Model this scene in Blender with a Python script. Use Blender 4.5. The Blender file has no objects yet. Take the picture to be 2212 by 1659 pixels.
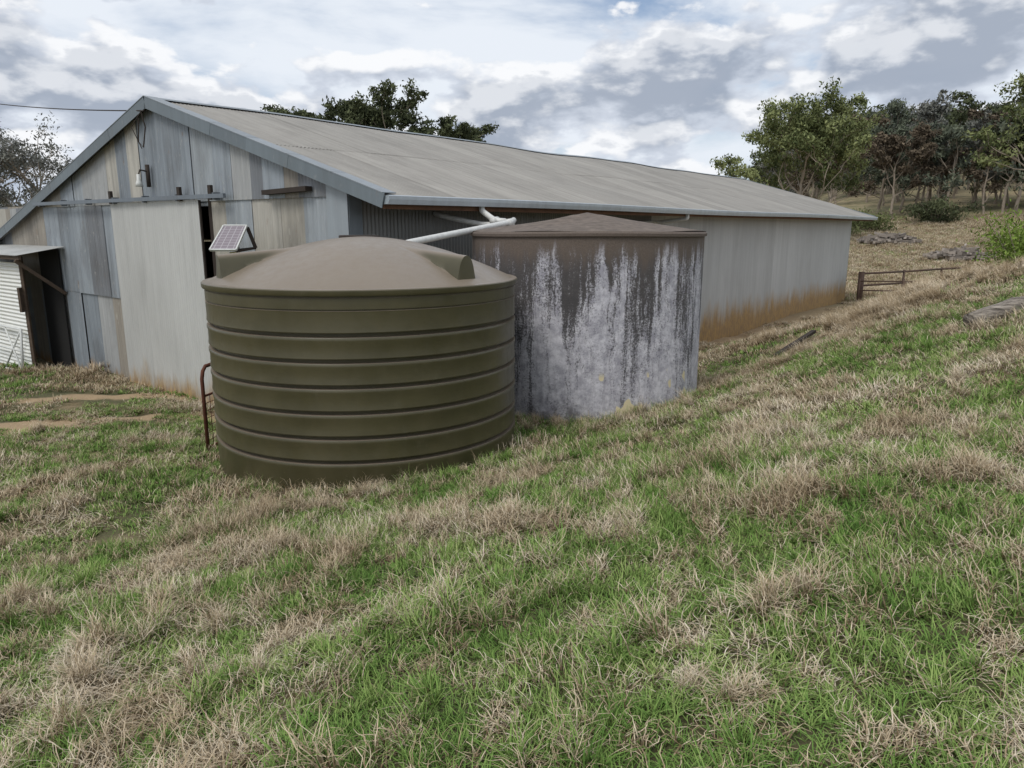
import bpy, math, random, time
T0=time.time()
def tick(s): print('TICK',s,round(time.time()-T0,1))
import numpy as np
from mathutils import Vector
random.seed(5); rng=np.random.default_rng(5)
S=bpy.context.scene
S.view_settings.view_transform='Standard'; S.view_settings.look='None'; S.view_settings.exposure=0; S.view_settings.gamma=1
def srgb(r,g,b,k=1.0):
    f=lambda c:((c/255+.055)/1.055)**2.4 if c>10 else c/255/12.92
    return (f(r)*k,f(g)*k,f(b)*k,1.0)
# ------------------------------------------------------------------ nodes
class NT:
    def __init__(s,tree): s.t=tree; s.N=tree.nodes; s.L=tree.links
    def new(s,ty,**k):
        n=s.N.new(ty)
        for a,b in k.items(): setattr(n,a,b)
        return n
    def put(s,sock,v):
        if isinstance(v,bpy.types.NodeSocket): s.L.new(v,sock)
        elif v is not None: sock.default_value=v
    def math(s,op,a,b=None,c=None,clamp=False):
        n=s.new('ShaderNodeMath',operation=op,use_clamp=clamp); s.put(n.inputs[0],a)
        if b is not None: s.put(n.inputs[1],b)
        if c is not None: s.put(n.inputs[2],c)
        return n.outputs[0]
    def vmath(s,op,a,b=None):
        n=s.new('ShaderNodeVectorMath',operation=op); s.put(n.inputs[0],a)
        if b is not None: s.put(n.inputs[1],b)
        return n.outputs['Value'] if op in('DOT_PRODUCT','LENGTH','DISTANCE') else n.outputs[0]
    def noise(s,vec,scale,detail=4,rough=.55,dist=0):
        n=s.new('ShaderNodeTexNoise'); s.put(n.inputs['Vector'],vec); n.inputs['Scale'].default_value=scale
        n.inputs['Detail'].default_value=detail; n.inputs['Roughness'].default_value=rough; n.inputs['Distortion'].default_value=dist
        return n.outputs['Fac']
    def mix(s,f,a,b,mode='MIX'):
        n=s.new('ShaderNodeMix',data_type='RGBA',blend_type=mode); s.put(n.inputs[0],f); s.put(n.inputs[6],a); s.put(n.inputs[7],b)
        return n.outputs[2]
    def mr(s,v,a,b,c=0.,d=1.,smooth=True):
        n=s.new('ShaderNodeMapRange',interpolation_type='SMOOTHSTEP' if smooth else 'LINEAR')
        s.put(n.inputs[0],v)
        for i,q in enumerate((a,b,c,d)): n.inputs[i+1].default_value=q
        return n.outputs[0]
    def pos(s): return s.new('ShaderNodeNewGeometry').outputs['Position']
    def sep(s,v):
        n=s.new('ShaderNodeSeparateXYZ'); s.put(n.inputs[0],v); return n.outputs
    def comb(s,a,b,c):
        n=s.new('ShaderNodeCombineXYZ'); s.put(n.inputs[0],a);s.put(n.inputs[1],b);s.put(n.inputs[2],c); return n.outputs[0]
    def attr(s,name):
        return s.new('ShaderNodeAttribute',attribute_name=name).outputs
    def gray(s,f,lo,hi):
        v=s.mr(f,0,1,lo,hi,False); return s.comb(v,v,v)
    def ramp(s,f,cols,lo=.05,hi=.98):
        r=s.new('ShaderNodeValToRGB');e=r.color_ramp.elements
        e[0].color=cols[0];e[0].position=lo;e[1].color=cols[-1];e[1].position=hi
        for i,cc in enumerate(cols[1:-1]): q=e.new((i+1)/(len(cols)-1));q.color=cc
        s.put(r.inputs[0],f);return r.outputs[0]
def newmat(name):
    m=bpy.data.materials.new(name); m.use_nodes=True; nt=NT(m.node_tree)
    b=m.node_tree.nodes['Principled BSDF']; return m,nt,b
def bump(nt,b,h,strength=.3,dist=.01):
    n=nt.new('ShaderNodeBump'); n.inputs['Strength'].default_value=strength; n.inputs['Distance'].default_value=dist
    nt.put(n.inputs['Height'],h); nt.put(b.inputs['Normal'],n.outputs[0])
def simple(name,col,rough=.7,metal=0,var=.25,scale=6,stretch=(1,1,1),bmp=.2):
    m,nt,b=newmat(name); v=nt.vmath('MULTIPLY',nt.pos(),stretch)
    f=nt.noise(v,scale,5,.6); c=nt.mix(1.0,col,nt.gray(f,1-var*1.6,1+var*1.6),'MULTIPLY')
    nt.put(b.inputs['Base Color'],c); b.inputs['Roughness'].default_value=rough; b.inputs['Metallic'].default_value=metal
    bump(nt,b,f,bmp,.01); return m
# ------------------------------------------------------------------ mesh builder
class MB:
    def __init__(s): s.v=[];s.f=[];s.c=[];s.mi=[];s.n=0
    def add(s,v,f,col=(1,1,1,1),mi=0):
        v=np.asarray(v,float).reshape(-1,3); s.v.append(v)
        for q in f: s.f.append(tuple(int(i)+s.n for i in q)); s.mi.append(mi)
        col=np.asarray(col,float)
        s.c.append(np.tile(col,(len(v),1)) if col.ndim==1 else col)
        s.n+=len(v)
    def box(s,p0,p1,w,h,up=(0,0,1),col=(1,1,1,1),mi=0):
        p0=Vector(p0);p1=Vector(p1);d=(p1-p0).normalized();up=Vector(up)
        if abs(d.dot(up))>.98: up=Vector((1,0,0))
        r=d.cross(up).normalized();u=r.cross(d)
        vs=[]
        for p in(p0,p1):
            for a,b in((-1,-1),(1,-1),(1,1),(-1,1)): vs.append(p+r*a*w/2+u*b*h/2)
        s.add([tuple(v) for v in vs],[(3,2,1,0),(4,5,6,7),(0,1,5,4),(1,2,6,5),(2,3,7,6),(3,0,4,7)],col,mi)
    def tube(s,pts,rad,n=10,col=(1,1,1,1),mi=0,cap=True):
        pts=[Vector(p) for p in pts]; rad=rad if hasattr(rad,'__len__') else [rad]*len(pts)
        vs=[];ref=None
        for i,p in enumerate(pts):
            d=(pts[min(i+1,len(pts)-1)]-pts[max(i-1,0)]).normalized()
            if ref is None:
                ref=d.cross(Vector((0,0,1)));
                if ref.length<.1: ref=d.cross(Vector((1,0,0)))
            ref=(ref-d*ref.dot(d)).normalized(); b=d.cross(ref)
            for k in range(n):
                a=2*math.pi*k/n; vs.append(tuple(p+(ref*math.cos(a)+b*math.sin(a))*rad[i]))
        fs=[]
        for i in range(len(pts)-1):
            for k in range(n):
                fs.append((i*n+k,i*n+(k+1)%n,(i+1)*n+(k+1)%n,(i+1)*n+k))
        if cap: fs.append(tuple(range(n))[::-1]); fs.append(tuple((len(pts)-1)*n+k for k in range(n)))
        s.add(vs,fs,col,mi)
    def grid(s,P,col=(1,1,1,1),mi=0):
        P=np.asarray(P); a,b=P.shape[:2]
        idx=np.arange(a*b).reshape(a,b)
        q=np.stack([idx[:-1,:-1],idx[1:,:-1],idx[1:,1:],idx[:-1,1:]],-1).reshape(-1,4)
        s.add(P.reshape(-1,3),q.tolist(),col,mi)
    def obj(s,name,mats,parent=None,smooth=False,bevel=0,coll=None):
        me=bpy.data.meshes.new(name); me.from_pydata(np.concatenate(s.v).tolist(),[],s.f)
        ca=me.color_attributes.new('Col','FLOAT_COLOR','POINT'); ca.data.foreach_set('color',np.concatenate(s.c).astype(np.float32).ravel())
        if not isinstance(mats,(list,tuple)): mats=[mats]
        for m in mats: me.materials.append(m)
        if len(mats)>1: me.polygons.foreach_set('material_index',s.mi)
        if smooth: me.polygons.foreach_set('use_smooth',[True]*len(me.polygons))
        me.update(); o=bpy.data.objects.new(name,me); (coll or S.collection).objects.link(o)
        if parent: o.parent=parent
        if bevel:
            b=o.modifiers.new('bevel','BEVEL'); b.width=bevel; b.segments=2
        return o
def empty(name,loc=(0,0,0)):
    o=bpy.data.objects.new(name,None); S.collection.objects.link(o); return o
# ------------------------------------------------------------------ noise + terrain
def h2(ix,iy,seed):
    n=(ix.astype(np.int64)*374761393+iy.astype(np.int64)*668265263+seed*1442695041)&0x7fffffff
    n=((n^(n>>13))*1274126177)&0x7fffffff
    return ((n^(n>>16))&0xffff)/65535.0
def vn(x,y,seed=0):
    x=np.asarray(x,float);y=np.asarray(y,float);ix=np.floor(x);iy=np.floor(y);fx=x-ix;fy=y-iy
    fx=fx*fx*(3-2*fx);fy=fy*fy*(3-2*fy)
    a=h2(ix,iy,seed);b=h2(ix+1,iy,seed);c=h2(ix,iy+1,seed);d=h2(ix+1,iy+1,seed)
    return (a*(1-fx)+b*fx)*(1-fy)+(c*(1-fx)+d*fx)*fy
def fbm(x,y,seed=0,o=4):
    r=0;a=.5;t=0
    for i in range(o): r=r+a*vn(np.asarray(x)*2**i,np.asarray(y)*2**i,seed+i);t+=a;a*=.5
    return r/t
def ss(a,b,x): t=np.clip((np.asarray(x,float)-a)/(b-a),0,1);return t*t*(3-2*t)
C=np.array([-2.34,10.75]);Ld=np.array([.6115,.7912]);Fd=np.array([-.7912,.6115])
FL=-3.2
TX,TY,TR0=-1.665,8.36,1.695
def W(f,m,z): p=C+Fd*f+Ld*m; return (p[0],p[1],z)
cp=[(0,0,-1.6),(-3,0,-2.15),(3,0,-1.05),(0,-5,-1.3),(-6,-3,-2.6),(6,-3,-.4),(0,4,-1.87),(3,4,-1.35),(-3,4,-2.37),(6,4,-.8),(3,7,-1.75),(6,8,-1.1),(4.5,10,-1.72),
(-1.68,6.4,-2.49),(-3.5,7.8,-2.60),(.2,7.9,-2.44),(-1.68,8.39,-2.56),(-1.7,10.1,-2.6),(1.05,8.95,-2.46),(1.08,10.75,-2.5),(2.9,10.9,-2.42),(1,12.6,-2.8),
W(0,0,-3.1),W(3,0,-3.2),W(6,0,-3.2),W(10,0,-3.25),W(14,0,-3.3),W(4,-2,-3.12),W(7,-3,-3.12),(-8,8,-3.0),(-5.5,6,-2.75),(-12,12,-3.25),(-12,5,-3.2),(-4.4,9.3,-2.85),
W(0,5,-3.2),W(0,10,-3.2),W(0,20,-3.25),W(0,28.3,-3.35),W(-1.5,13,-3.15),W(-1.8,20,-3.2),W(7,14,-3.2),W(12,20,-3.3),W(5,28,-3.3),W(14,8,-3.3),
(3.75,13.9,-2.75),(4.9,12.9,-2.3),(6.3,14,-1.8),(7,14,-1.5),(7.9,14,-1.15),(8.4,12,-.80),(10,19,-2.7),(14,24,-2.9),(12,14,-.65),(14,10,0.),(15,17,-1.6),(20,12,.2),(20,20,-1.9),(20,0,1.3),(-15,-5,-3.4),(10,-8,.3),(20,32,-3.2)]
cp=np.array(cp);CN=len(cp)
def U(r): return np.where(r>1e-9,r*r*np.log(np.maximum(r,1e-9)),0)
RR_=np.hypot(cp[:,None,0]-cp[None,:,0],cp[:,None,1]-cp[None,:,1])
AA=np.zeros((CN+3,CN+3));AA[:CN,:CN]=U(RR_)+np.eye(CN)*.15;AA[:CN,CN]=1;AA[:CN,CN+1:]=cp[:,:2];AA[CN:,:CN]=AA[:CN,CN:].T
CW=np.linalg.solve(AA,np.concatenate([cp[:,2],[0,0,0]]))
def H(x,y,micro=True):
    x=np.asarray(x,float);y=np.asarray(y,float);sh=x.shape;x=x.ravel();y=y.ravel()
    xc=np.clip(x,-22,26);yc=np.clip(y,-10,44)
    z=CW[CN]+CW[CN+1]*xc+CW[CN+2]*yc
    for i in range(CN): z=z+CW[i]*U(np.hypot(xc-cp[i,0],yc-cp[i,1]))
    s=ss(.2,.45,x/np.maximum(y,1)); yy=np.minimum(y,230)
    far=-3.3+s*(.09*np.maximum(yy-42,0)+.09*np.clip(x-26,0,60)*ss(38,75,y))+1.2*(fbm(x/22,y/22,9)-.5)*ss(30,60,y)
    k=ss(21,36,np.hypot(x-3,y-13)); z=z*(1-k)+far*k
    if micro:
        near=1-ss(20,40,np.hypot(x,y))
        d1=np.hypot(x-TX,y-TY);d2=np.hypot(x-1.08,y-10.75)
        flat=ss(1.7,2.3,d1)*ss(1.6,2.2,d2)
        z=z+near*flat*((fbm(x/1.1,y/1.1,3)-.5)*.20+(fbm(x*3,y*3,7,2)-.5)*.06)
    return z.reshape(sh)
def h1(x,y): return float(H(np.array([x]),np.array([y]))[0])
def segd(x,y,a,b):
    a=np.array(a);b=np.array(b);d=b-a;t=np.clip(((x-a[0])*d[0]+(y-a[1])*d[1])/d.dot(d),0,1)
    return np.hypot(x-a[0]-t*d[0],y-a[1]-t*d[1])
def dirtmask(x,y):
    wob=(fbm(x*1.6,y*1.6,21)-.5)*.8
    d=np.minimum.reduce([segd(x,y,(-4.9,12.2),(-7.3,11.3)),segd(x,y,(-7.3,11.3),(-13,8.8)),segd(x,y,(-6.3,13.7),(-8,13.3)),segd(x,y,(-8,13.3),(-14,11.4))])+wob
    m=(1-ss(.05,.62,d))
    rel=np.stack([x-C[0],y-C[1]],-1);f=rel@Fd;l=rel@Ld
    m=np.maximum(m,(1-ss(.2,1.1,np.abs(f+.3)+wob))*ss(3,6,l)*(1-ss(29,31,l)))
    return m
def drymask(x,y):
    a=fbm(x/.8+3,y/.8,31,4); b=fbm(x*2.6,y*2.6,37,3); c=fbm(x/3.1,y/3.1+5,41,2)
    v=a*.45+b*.45+c*.1
    v=v+.17*ss(4.6,7.8,x)*ss(11.2,13.2,y)+.04*(1-ss(-2.5,.5,x))*(1-ss(2,5.5,y))-.03*ss(-.5,2,x)*ss(3.5,5,y)*(1-ss(10,12,y))-.02*(1-ss(-5,-3,x))
    return v-.030
def axis(lo,f0,f1,hi,st):
    a=list(np.arange(f0,f1,st)); s=st;x=a[-1];r=[]
    while x<hi: s*=1.13; x+=s; r.append(x)
    s=st;x=f0;l=[]
    while x>lo: s*=1.13; x-=s; l.append(x)
    return np.array(l[::-1]+a+r)
gx=axis(-1200,-13,17,1200,.13);gy=axis(-60,0,22,2500,.13)
X,Y=np.meshgrid(gx,gy,indexing='ij');Z=H(X,Y)
gm=MB();col=np.ones((X.size,4));col[:,0]=dirtmask(X.ravel(),Y.ravel());col[:,1]=ss(.44,.6,drymask(X.ravel(),Y.ravel()));col[:,2]=ss(22,40,np.hypot(X.ravel(),Y.ravel()))
gm.grid(np.stack([X,Y,Z],-1),col)
m,nt,b=newmat('ground_soil_grass');p=nt.pos();at=nt.attr('Col');sp=nt.new('ShaderNodeSeparateColor');nt.put(sp.inputs[0],at['Color'])
n1=nt.noise(p,30,6,.7);n2=nt.noise(p,2.2,5,.6);n3=nt.noise(p,.06,5,.6)
g=nt.mix(n1,srgb(52,54,32),srgb(100,100,62));d=nt.mix(n1,srgb(95,80,58),srgb(165,145,110))
c=nt.mix(nt.math('MULTIPLY_ADD',n2,.5,nt.math('SUBTRACT',sp.outputs[1],.15),clamp=True),g,d)
soil=nt.mix(n1,srgb(138,114,86),srgb(190,166,132)); c=nt.mix(nt.mr(nt.math('ADD',sp.outputs[0],nt.math('MULTIPLY',nt.math('SUBTRACT',n2,.5),.8)),.25,.75),c,soil)
farc=nt.mix(nt.mr(n3,.35,.65),srgb(148,132,102),srgb(120,116,82)); farc=nt.mix(nt.mr(nt.noise(p,.7,6,.7),.35,.7),farc,srgb(164,148,118));farc=nt.mix(nt.mr(nt.noise(p,.3,6,.75),.45,.65,0,.75),farc,srgb(104,106,74)); c=nt.mix(sp.outputs[2],c,farc)
nt.put(b.inputs['Base Color'],c);b.inputs['Roughness'].default_value=.95;bump(nt,b,n1,.7,.04)
gm.obj('ground',m,smooth=True)
# ------------------------------------------------------------------ grass: tiles of blades, instanced
m_gr,nt,b=newmat('grass_blade');out=nt.N['Material Output'];at=nt.attr('Col');sp=nt.new('ShaderNodeSeparateColor');nt.put(sp.inputs[0],at['Color'])
rnd=nt.new('ShaderNodeObjectInfo').outputs['Random'];pn=nt.noise(nt.pos(),1.1,4,.65)
k=nt.math('ADD',nt.math('MULTIPLY',sp.outputs[1],.5),nt.math('ADD',nt.math('MULTIPLY',rnd,.10),nt.math('MULTIPLY',nt.mr(pn,.32,.68),.42)))
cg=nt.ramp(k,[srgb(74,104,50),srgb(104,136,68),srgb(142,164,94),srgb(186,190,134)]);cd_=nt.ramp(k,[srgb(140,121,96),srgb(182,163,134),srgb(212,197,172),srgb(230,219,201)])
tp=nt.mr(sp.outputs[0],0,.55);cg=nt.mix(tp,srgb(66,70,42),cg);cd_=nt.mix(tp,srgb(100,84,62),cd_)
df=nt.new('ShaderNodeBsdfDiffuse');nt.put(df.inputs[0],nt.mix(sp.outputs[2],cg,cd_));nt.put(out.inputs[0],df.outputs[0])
cn=bpy.data.collections.new('grass_blades')
def tile(name,size,N,pd,wd,hg,hd,seed,seg=4,round_=False,lg=.5,ld=1.1,clump=9.):
    r=np.random.default_rng(seed)
    if round_:
        cx=r.normal(0,size*.3,(round_,2));ch=r.integers(round_,size=N);x,y=(cx[ch]+r.normal(0,size*.09,(N,2))).T
    else:
        x=r.uniform(-.56,.56,N)*size;y=r.uniform(-.56,.56,N)*size
        K=int(N/26);cx=r.uniform(-.52,.52,(K,2))*size;h_=r.random(N)<.5;ch=r.integers(K,size=N);x=np.where(h_,cx[ch,0]+r.normal(0,.012*size/.36,N),x);y=np.where(h_,cx[ch,1]+r.normal(0,.012*size/.36,N),y)
    nd=fbm((x+seed*7.3)*clump,(y+seed*3.1)*clump,seed,2)+r.normal(0,.06,N);dry=nd<np.quantile(nd,pd)
    hv=.7+.6*fbm((x+seed)*7,(y-seed)*7,seed+5,2)
    h=np.where(dry,r.uniform(*hd,N),r.uniform(*hg,N)*hv);th=np.where(dry,np.abs(r.normal(0,ld,N)),np.abs(r.normal(0,lg,N)))+.05
    cu=np.where(dry,1.6,1.1);az=r.uniform(0,6.283,N);w=wd*r.uniform(.6,1.3,N)*np.where(dry,.8,1);rv=r.random(N)
    p=np.stack([x,y,np.where(dry,r.uniform(-.01,.035,N),-.015)],-1);rows=[];cols=[]
    for s_ in range(seg+1):
        t=s_/seg;ww=(w*(1-t**1.5)*.5+.0004)[:,None];sd=np.stack([-np.sin(az),np.cos(az),0*az],-1)*ww
        rows.append(np.stack([p-sd,p+sd],1));cc=np.zeros((N,2,4));cc[...,0]=t;cc[...,1]=rv[:,None];cc[...,2]=dry[:,None];cc[...,3]=1;cols.append(cc)
        p=p+np.stack([np.sin(th)*np.cos(az),np.sin(th)*np.sin(az),np.cos(th)],-1)*(h/seg)[:,None]
        th=np.minimum(th+cu*r.uniform(.3,1.4,N)/seg,2.0);az=az+r.normal(0,1,N)*np.where(dry,.7,.25);lowm=p[:,2]<.004;p[:,2]=np.maximum(p[:,2],.004);th=np.where(lowm,np.minimum(th,1.4),th)
    V=np.stack(rows,1).reshape(-1,3);CC=np.stack(cols,1).reshape(-1,4);b0=(np.arange(N)*2*(seg+1))[:,None]
    F=np.concatenate([np.stack([b0+2*s_,b0+2*s_+1,b0+2*s_+3,b0+2*s_+2],-1) for s_ in range(seg)],1).reshape(-1,4)
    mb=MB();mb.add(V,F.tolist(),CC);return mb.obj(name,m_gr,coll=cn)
nm_=[];
def reg(*a,**k): tile(*a,**k);nm_.append(a[0])
for i in range(4): reg('a%d_green'%i,.36,1050,.20,.0048,(.04,.12),(.05,.15),10+i)
for i in range(4): reg('b%d_mixed'%i,.36,1050,.45,.0044,(.035,.11),(.05,.17),20+i)
for i in range(4): reg('c%d_dry'%i,.36,1050,.74,.0042,(.03,.11),(.06,.20),30+i)
reg('d0_mid',.6,1150,.18,.0085,(.04,.11),(.05,.14),41,seg=3);reg('d1_mid',.6,1150,.42,.0085,(.035,.10),(.05,.15),42,seg=3);reg('d2_mid',.6,1150,.74,.008,(.04,.10),(.06,.18),43,seg=3)
reg('e0_far',1.1,900,.25,.017,(.05,.12),(.05,.14),51,seg=2,clump=4);reg('e1_far',1.1,900,.55,.017,(.05,.12),(.05,.15),52,seg=2,clump=4);reg('e2_far',1.1,900,.90,.016,(.05,.12),(.06,.2),53,seg=2,clump=4)
reg('f0_green_tuft',.22,150,.05,.0055,(.09,.22),(.1,.2),61,round_=4);reg('f1_dry_tuft',.22,170,.95,.004,(.1,.2),(.1,.25),62,round_=3,ld=.7);reg('f2_mix_tuft',.24,220,.4,.005,(.1,.28),(.1,.3),63,round_=5,ld=.6)
reg('g0_stalks',.3,7,1.,.0028,(.2,.4),(.2,.42),71,ld=.3,round_=3);reg('h0_straw_tussock',.3,260,.97,.008,(.15,.3),(.18,.42),81,round_=4,ld=.45,seg=3)
ID={n_[:2]:i for i,n_ in enumerate(nm_)}
def okmask(x,y,mg=0.):
    rel=np.stack([x-C[0],y-C[1]],-1);f=rel@Fd;l=rel@Ld
    ok=~((f>-.05+mg)&(f<14.2)&(l>mg)&(l<28.6))
    ok&=~((f>10.5)&(l>-.7)&(l<0))
    ok&=np.hypot(x-TX,y-TY)>TR0-.12+mg
    ok&=np.hypot(x-1.08,y-10.75)>1.65-.12+mg
    return ok
PX=[];PY=[];PI=[];PS=[];PZ=[]
def scatter(x,y,idx,sxy,sz):
    N=len(x);PX.append(x);PY.append(y);PI.append(np.broadcast_to(idx,N));PS.append(np.broadcast_to(sxy,N));PZ.append(np.broadcast_to(sz,N))
def lay(step,r0,r1,kinds,a0=-54,amax=54,sxy=1.,szk=1.,db=0.):
    g_=np.arange(-r1,r1,step);x,y=np.meshgrid(g_,np.arange(0,r1,step));x=x.ravel();y=y.ravel();r=np.hypot(x,y);a=np.degrees(np.arctan2(x,y))
    o=(r>=r0)&(r<r1)&(((a<amax)&(a>a0))|(r<1.2))&okmask(x,y);x=x[o];y=y[o];N=len(x);x=x+rng.uniform(-.08,.08,N)*step;y=y+rng.uniform(-.08,.08,N)*step
    o=rng.random(N)>dirtmask(x,y)*.95;x=x[o];y=y[o];N=len(x)
    dm=drymask(x,y)+rng.normal(0,.022,N)+.12*ss(17,26,np.hypot(x,y))+db;k=np.where(dm<.485,0,np.where(dm<.53,1,2));nv=len(kinds)//3
    idx=np.array(kinds)[k*nv+rng.integers(nv,size=N)]
    nt_=np.minimum(np.hypot(x-TX,y-TY)-TR0,np.hypot(x-1.08,y-10.75)-1.65)
    sz=rng.uniform(.8,1.2,N)*(.5+1.05*fbm(x/.8,y/.8,51))*(1+.2*(1-ss(0,.4,nt_)))*(1-.4*dirtmask(x,y));scatter(x,y,idx,sxy,sz*szk)
lay(.34,.6,6.6,[ID[c_+str(i)] for c_ in 'abc' for i in range(4)])
lay(.56,6.6,14.5,[ID['d0'],ID['d1'],ID['d2']]);lay(1.02,14.5,36,[ID['e0'],ID['e1'],ID['e2']],-48,48)
lay(1.9,36,84,[ID['e0'],ID['e1'],ID['e2']],21,44,1.8,2.0,-.05)
def sector(r0,r1,dens,amax=54):
    A_=math.radians(amax);N=int(A_*(r1*r1-r0*r0)*dens);r=np.sqrt(rng.uniform(r0*r0,r1*r1,N));a=rng.uniform(-A_,A_,N);return r*np.sin(a),r*np.cos(a)
def strew(kind,r0,r1,dens,lo,hi,cond):
    x,y=sector(r0,r1,dens);o=okmask(x,y,.15)&cond(x,y)&(dirtmask(x,y)<.15);x=x[o];y=y[o];s_=rng.uniform(lo,hi,len(x))**1.3;scatter(x,y,ID[kind],s_,s_)
strew('f0',1.2,13,3.6,.5,1.1,lambda x,y:drymask(x,y)<.50);strew('f1',1.2,13,3.0,.45,1.15,lambda x,y:drymask(x,y)>.46);strew('f2',1.5,13,1.8,.5,1.15,lambda x,y:fbm(x,y,91)>.45);strew('g0',1.6,11,.9,.6,1.1,lambda x,y:x<99)
N=900;x=rng.uniform(4.6,14.5,N);y=12.5+rng.uniform(-.9,4.5,N)+.12*(x-5);kk=fbm(x/1.3,y/1.3,77)+.14*ss(5,8,x);o=okmask(x,y,.1)&(kk>.55);s_=rng.uniform(.45,.9,o.sum());scatter(x[o],y[o],ID['h0'],s_,s_)
N=260;x=rng.uniform(-9,-1,N);y=rng.uniform(1.8,5.5,N);o=fbm(x/.9,y/.9,81)>.60;s_=rng.uniform(.8,1.3,o.sum());scatter(x[o],y[o],ID['f1'],s_,s_)
a=rng.uniform(0,6.28,70);s_=rng.uniform(.35,.85,70);scatter(TX+np.cos(a)*(TR0+.10),TY+np.sin(a)*(TR0+.10),rng.choice([ID['f0'],ID['f0'],ID['f1'],ID['f2']],70),s_,s_)
a=rng.uniform(0,6.28,80);s_=rng.uniform(.5,.95,80);scatter(1.08+np.cos(a)*1.76,10.75+np.sin(a)*1.76,rng.choice([ID['f0'],ID['f1'],ID['f2']],80),s_,s_)
x=np.concatenate(PX);y=np.concatenate(PY);idx=np.concatenate(PI).astype(np.int32);sx=np.concatenate(PS);sz=np.concatenate(PZ);z=H(x,y);N=len(x)
e_=.18;nx=-(H(x+e_,y)-H(x-e_,y))/(2*e_);ny=-(H(x,y+e_)-H(x,y-e_))/(2*e_)
big=idx<ID['f0'];yaw=np.where(big,rng.integers(4,size=N)*math.pi/2,rng.uniform(0,6.28,N))
lx=np.cos(yaw)*nx+np.sin(yaw)*ny;ly=-np.sin(yaw)*nx+np.cos(yaw)*ny
rt=np.stack([-np.arctan(ly),np.arctan(lx),yaw],-1).astype(np.float32);sv=np.stack([sx,sx,sz],-1).astype(np.float32)
me=bpy.data.meshes.new('grass');me.vertices.add(N);me.vertices.foreach_set('co',np.stack([x,y,z],-1).astype(np.float32).ravel())
at=me.attributes.new('idx','INT','POINT');at.data.foreach_set('value',idx)
at=me.attributes.new('scl','FLOAT_VECTOR','POINT');at.data.foreach_set('vector',sv.ravel())
at=me.attributes.new('rot','FLOAT_VECTOR','POINT');at.data.foreach_set('vector',rt.ravel())
go=bpy.data.objects.new('grass',me);S.collection.objects.link(go)
ng=bpy.data.node_groups.new('scatter','GeometryNodeTree');ng.interface.new_socket('Geometry',in_out='INPUT',socket_type='NodeSocketGeometry');ng.interface.new_socket('Geometry',in_out='OUTPUT',socket_type='NodeSocketGeometry')
gi=ng.nodes.new('NodeGroupInput');gout=ng.nodes.new('NodeGroupOutput');ip=ng.nodes.new('GeometryNodeInstanceOnPoints');ci=ng.nodes.new('GeometryNodeCollectionInfo');ci.inputs['Collection'].default_value=cn;ci.inputs['Separate Children'].default_value=True;ci.inputs['Reset Children'].default_value=True
def na(nm,ty):
    q=ng.nodes.new('GeometryNodeInputNamedAttribute');q.data_type=ty;q.inputs['Name'].default_value=nm;return q.outputs['Attribute']
ip.inputs['Pick Instance'].default_value=True
ng.links.new(gi.outputs[0],ip.inputs['Points']);ng.links.new(ci.outputs[0],ip.inputs['Instance']);ng.links.new(na('idx','INT'),ip.inputs['Instance Index']);ng.links.new(na('rot','FLOAT_VECTOR'),ip.inputs['Rotation']);ng.links.new(na('scl','FLOAT_VECTOR'),ip.inputs['Scale']);ng.links.new(ip.outputs[0],gout.inputs[0])
md_=go.modifiers.new('scatter','NODES');md_.node_group=ng
print('TILES',N);tick('grass')
# ------------------------------------------------------------------ metals
def galv(name,rust_z=None,rust_h=.5,rust_col=srgb(176,128,62),metal=.25,rough=.5,streak=.35,spots=.5,roof=False):
    m,nt,b=newmat(name);p=nt.pos();c=nt.attr('Col')['Color']
    if roof:
        al=nt.vmath('DOT_PRODUCT',p,(.6115,.7912,0));ac=nt.vmath('DOT_PRODUCT',p,(-.7912,.6115,0))
        s1=nt.noise(nt.comb(nt.math('MULTIPLY',al,5.),nt.math('MULTIPLY',ac,.35),0),1.3,6,.7)
    else: s1=nt.noise(nt.vmath('MULTIPLY',p,(7,7,.45)),1.3,6,.6)
    s2=nt.noise(nt.vmath('MULTIPLY',p,(1,1,.5)),1.1,5,.6)
    c=nt.mix(1,c,nt.gray(s1,1-streak*1.7,1+streak*1.4),'MULTIPLY')
    c=nt.mix(nt.mr(s2,.45,.75,0,spots),c,srgb(88,84,80))
    s3=nt.noise(nt.vmath('MULTIPLY',p,(5,5,1.6)),1.7,6,.7);c=nt.mix(nt.mr(s3,.60,.74,0,spots),c,srgb(128,98,72))
    s4=nt.noise(nt.vmath('MULTIPLY',p,(6,6,2)),2.3,5,.7);c=nt.mix(nt.mr(s4,.58,.7,0,spots*.7),c,srgb(200,196,186))
    if rust_z is not None:
        z=nt.sep(p)[2];hh=nt.math('ADD',z,nt.math('MULTIPLY',nt.math('SUBTRACT',nt.noise(nt.vmath('MULTIPLY',p,(3,3,.6)),1,5,.6),.5),-1.2))
        rc_=nt.mix(nt.mr(s4,.35,.65),rust_col,srgb(150,120,82))
        c=nt.mix(nt.mr(hh,rust_z,rust_z+rust_h,.9,0),c,rc_)
    nt.put(b.inputs['Base Color'],c);b.inputs['Metallic'].default_value=metal;b.inputs['Roughness'].default_value=rough
    bump(nt,b,nt.noise(p,25,4,.6),.08,.01);return m
m_front=galv('galvanised_front',-3.35,.35,srgb(165,130,85),streak=.32,spots=.5,metal=.2);m_side=galv('galvanised_side',-2.92,.8,srgb(184,148,86),streak=.12,spots=.10);m_roof=galv('galvanised_roof',None,streak=.26,spots=.22,rough=.6,metal=.1,roof=True)
m_door=galv('galvanised_door',-3.2,.5,srgb(184,152,98),streak=.12,spots=.12);m_trim=galv('galvanised_trim',None,streak=.12,spots=.2,metal=.3)
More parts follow.
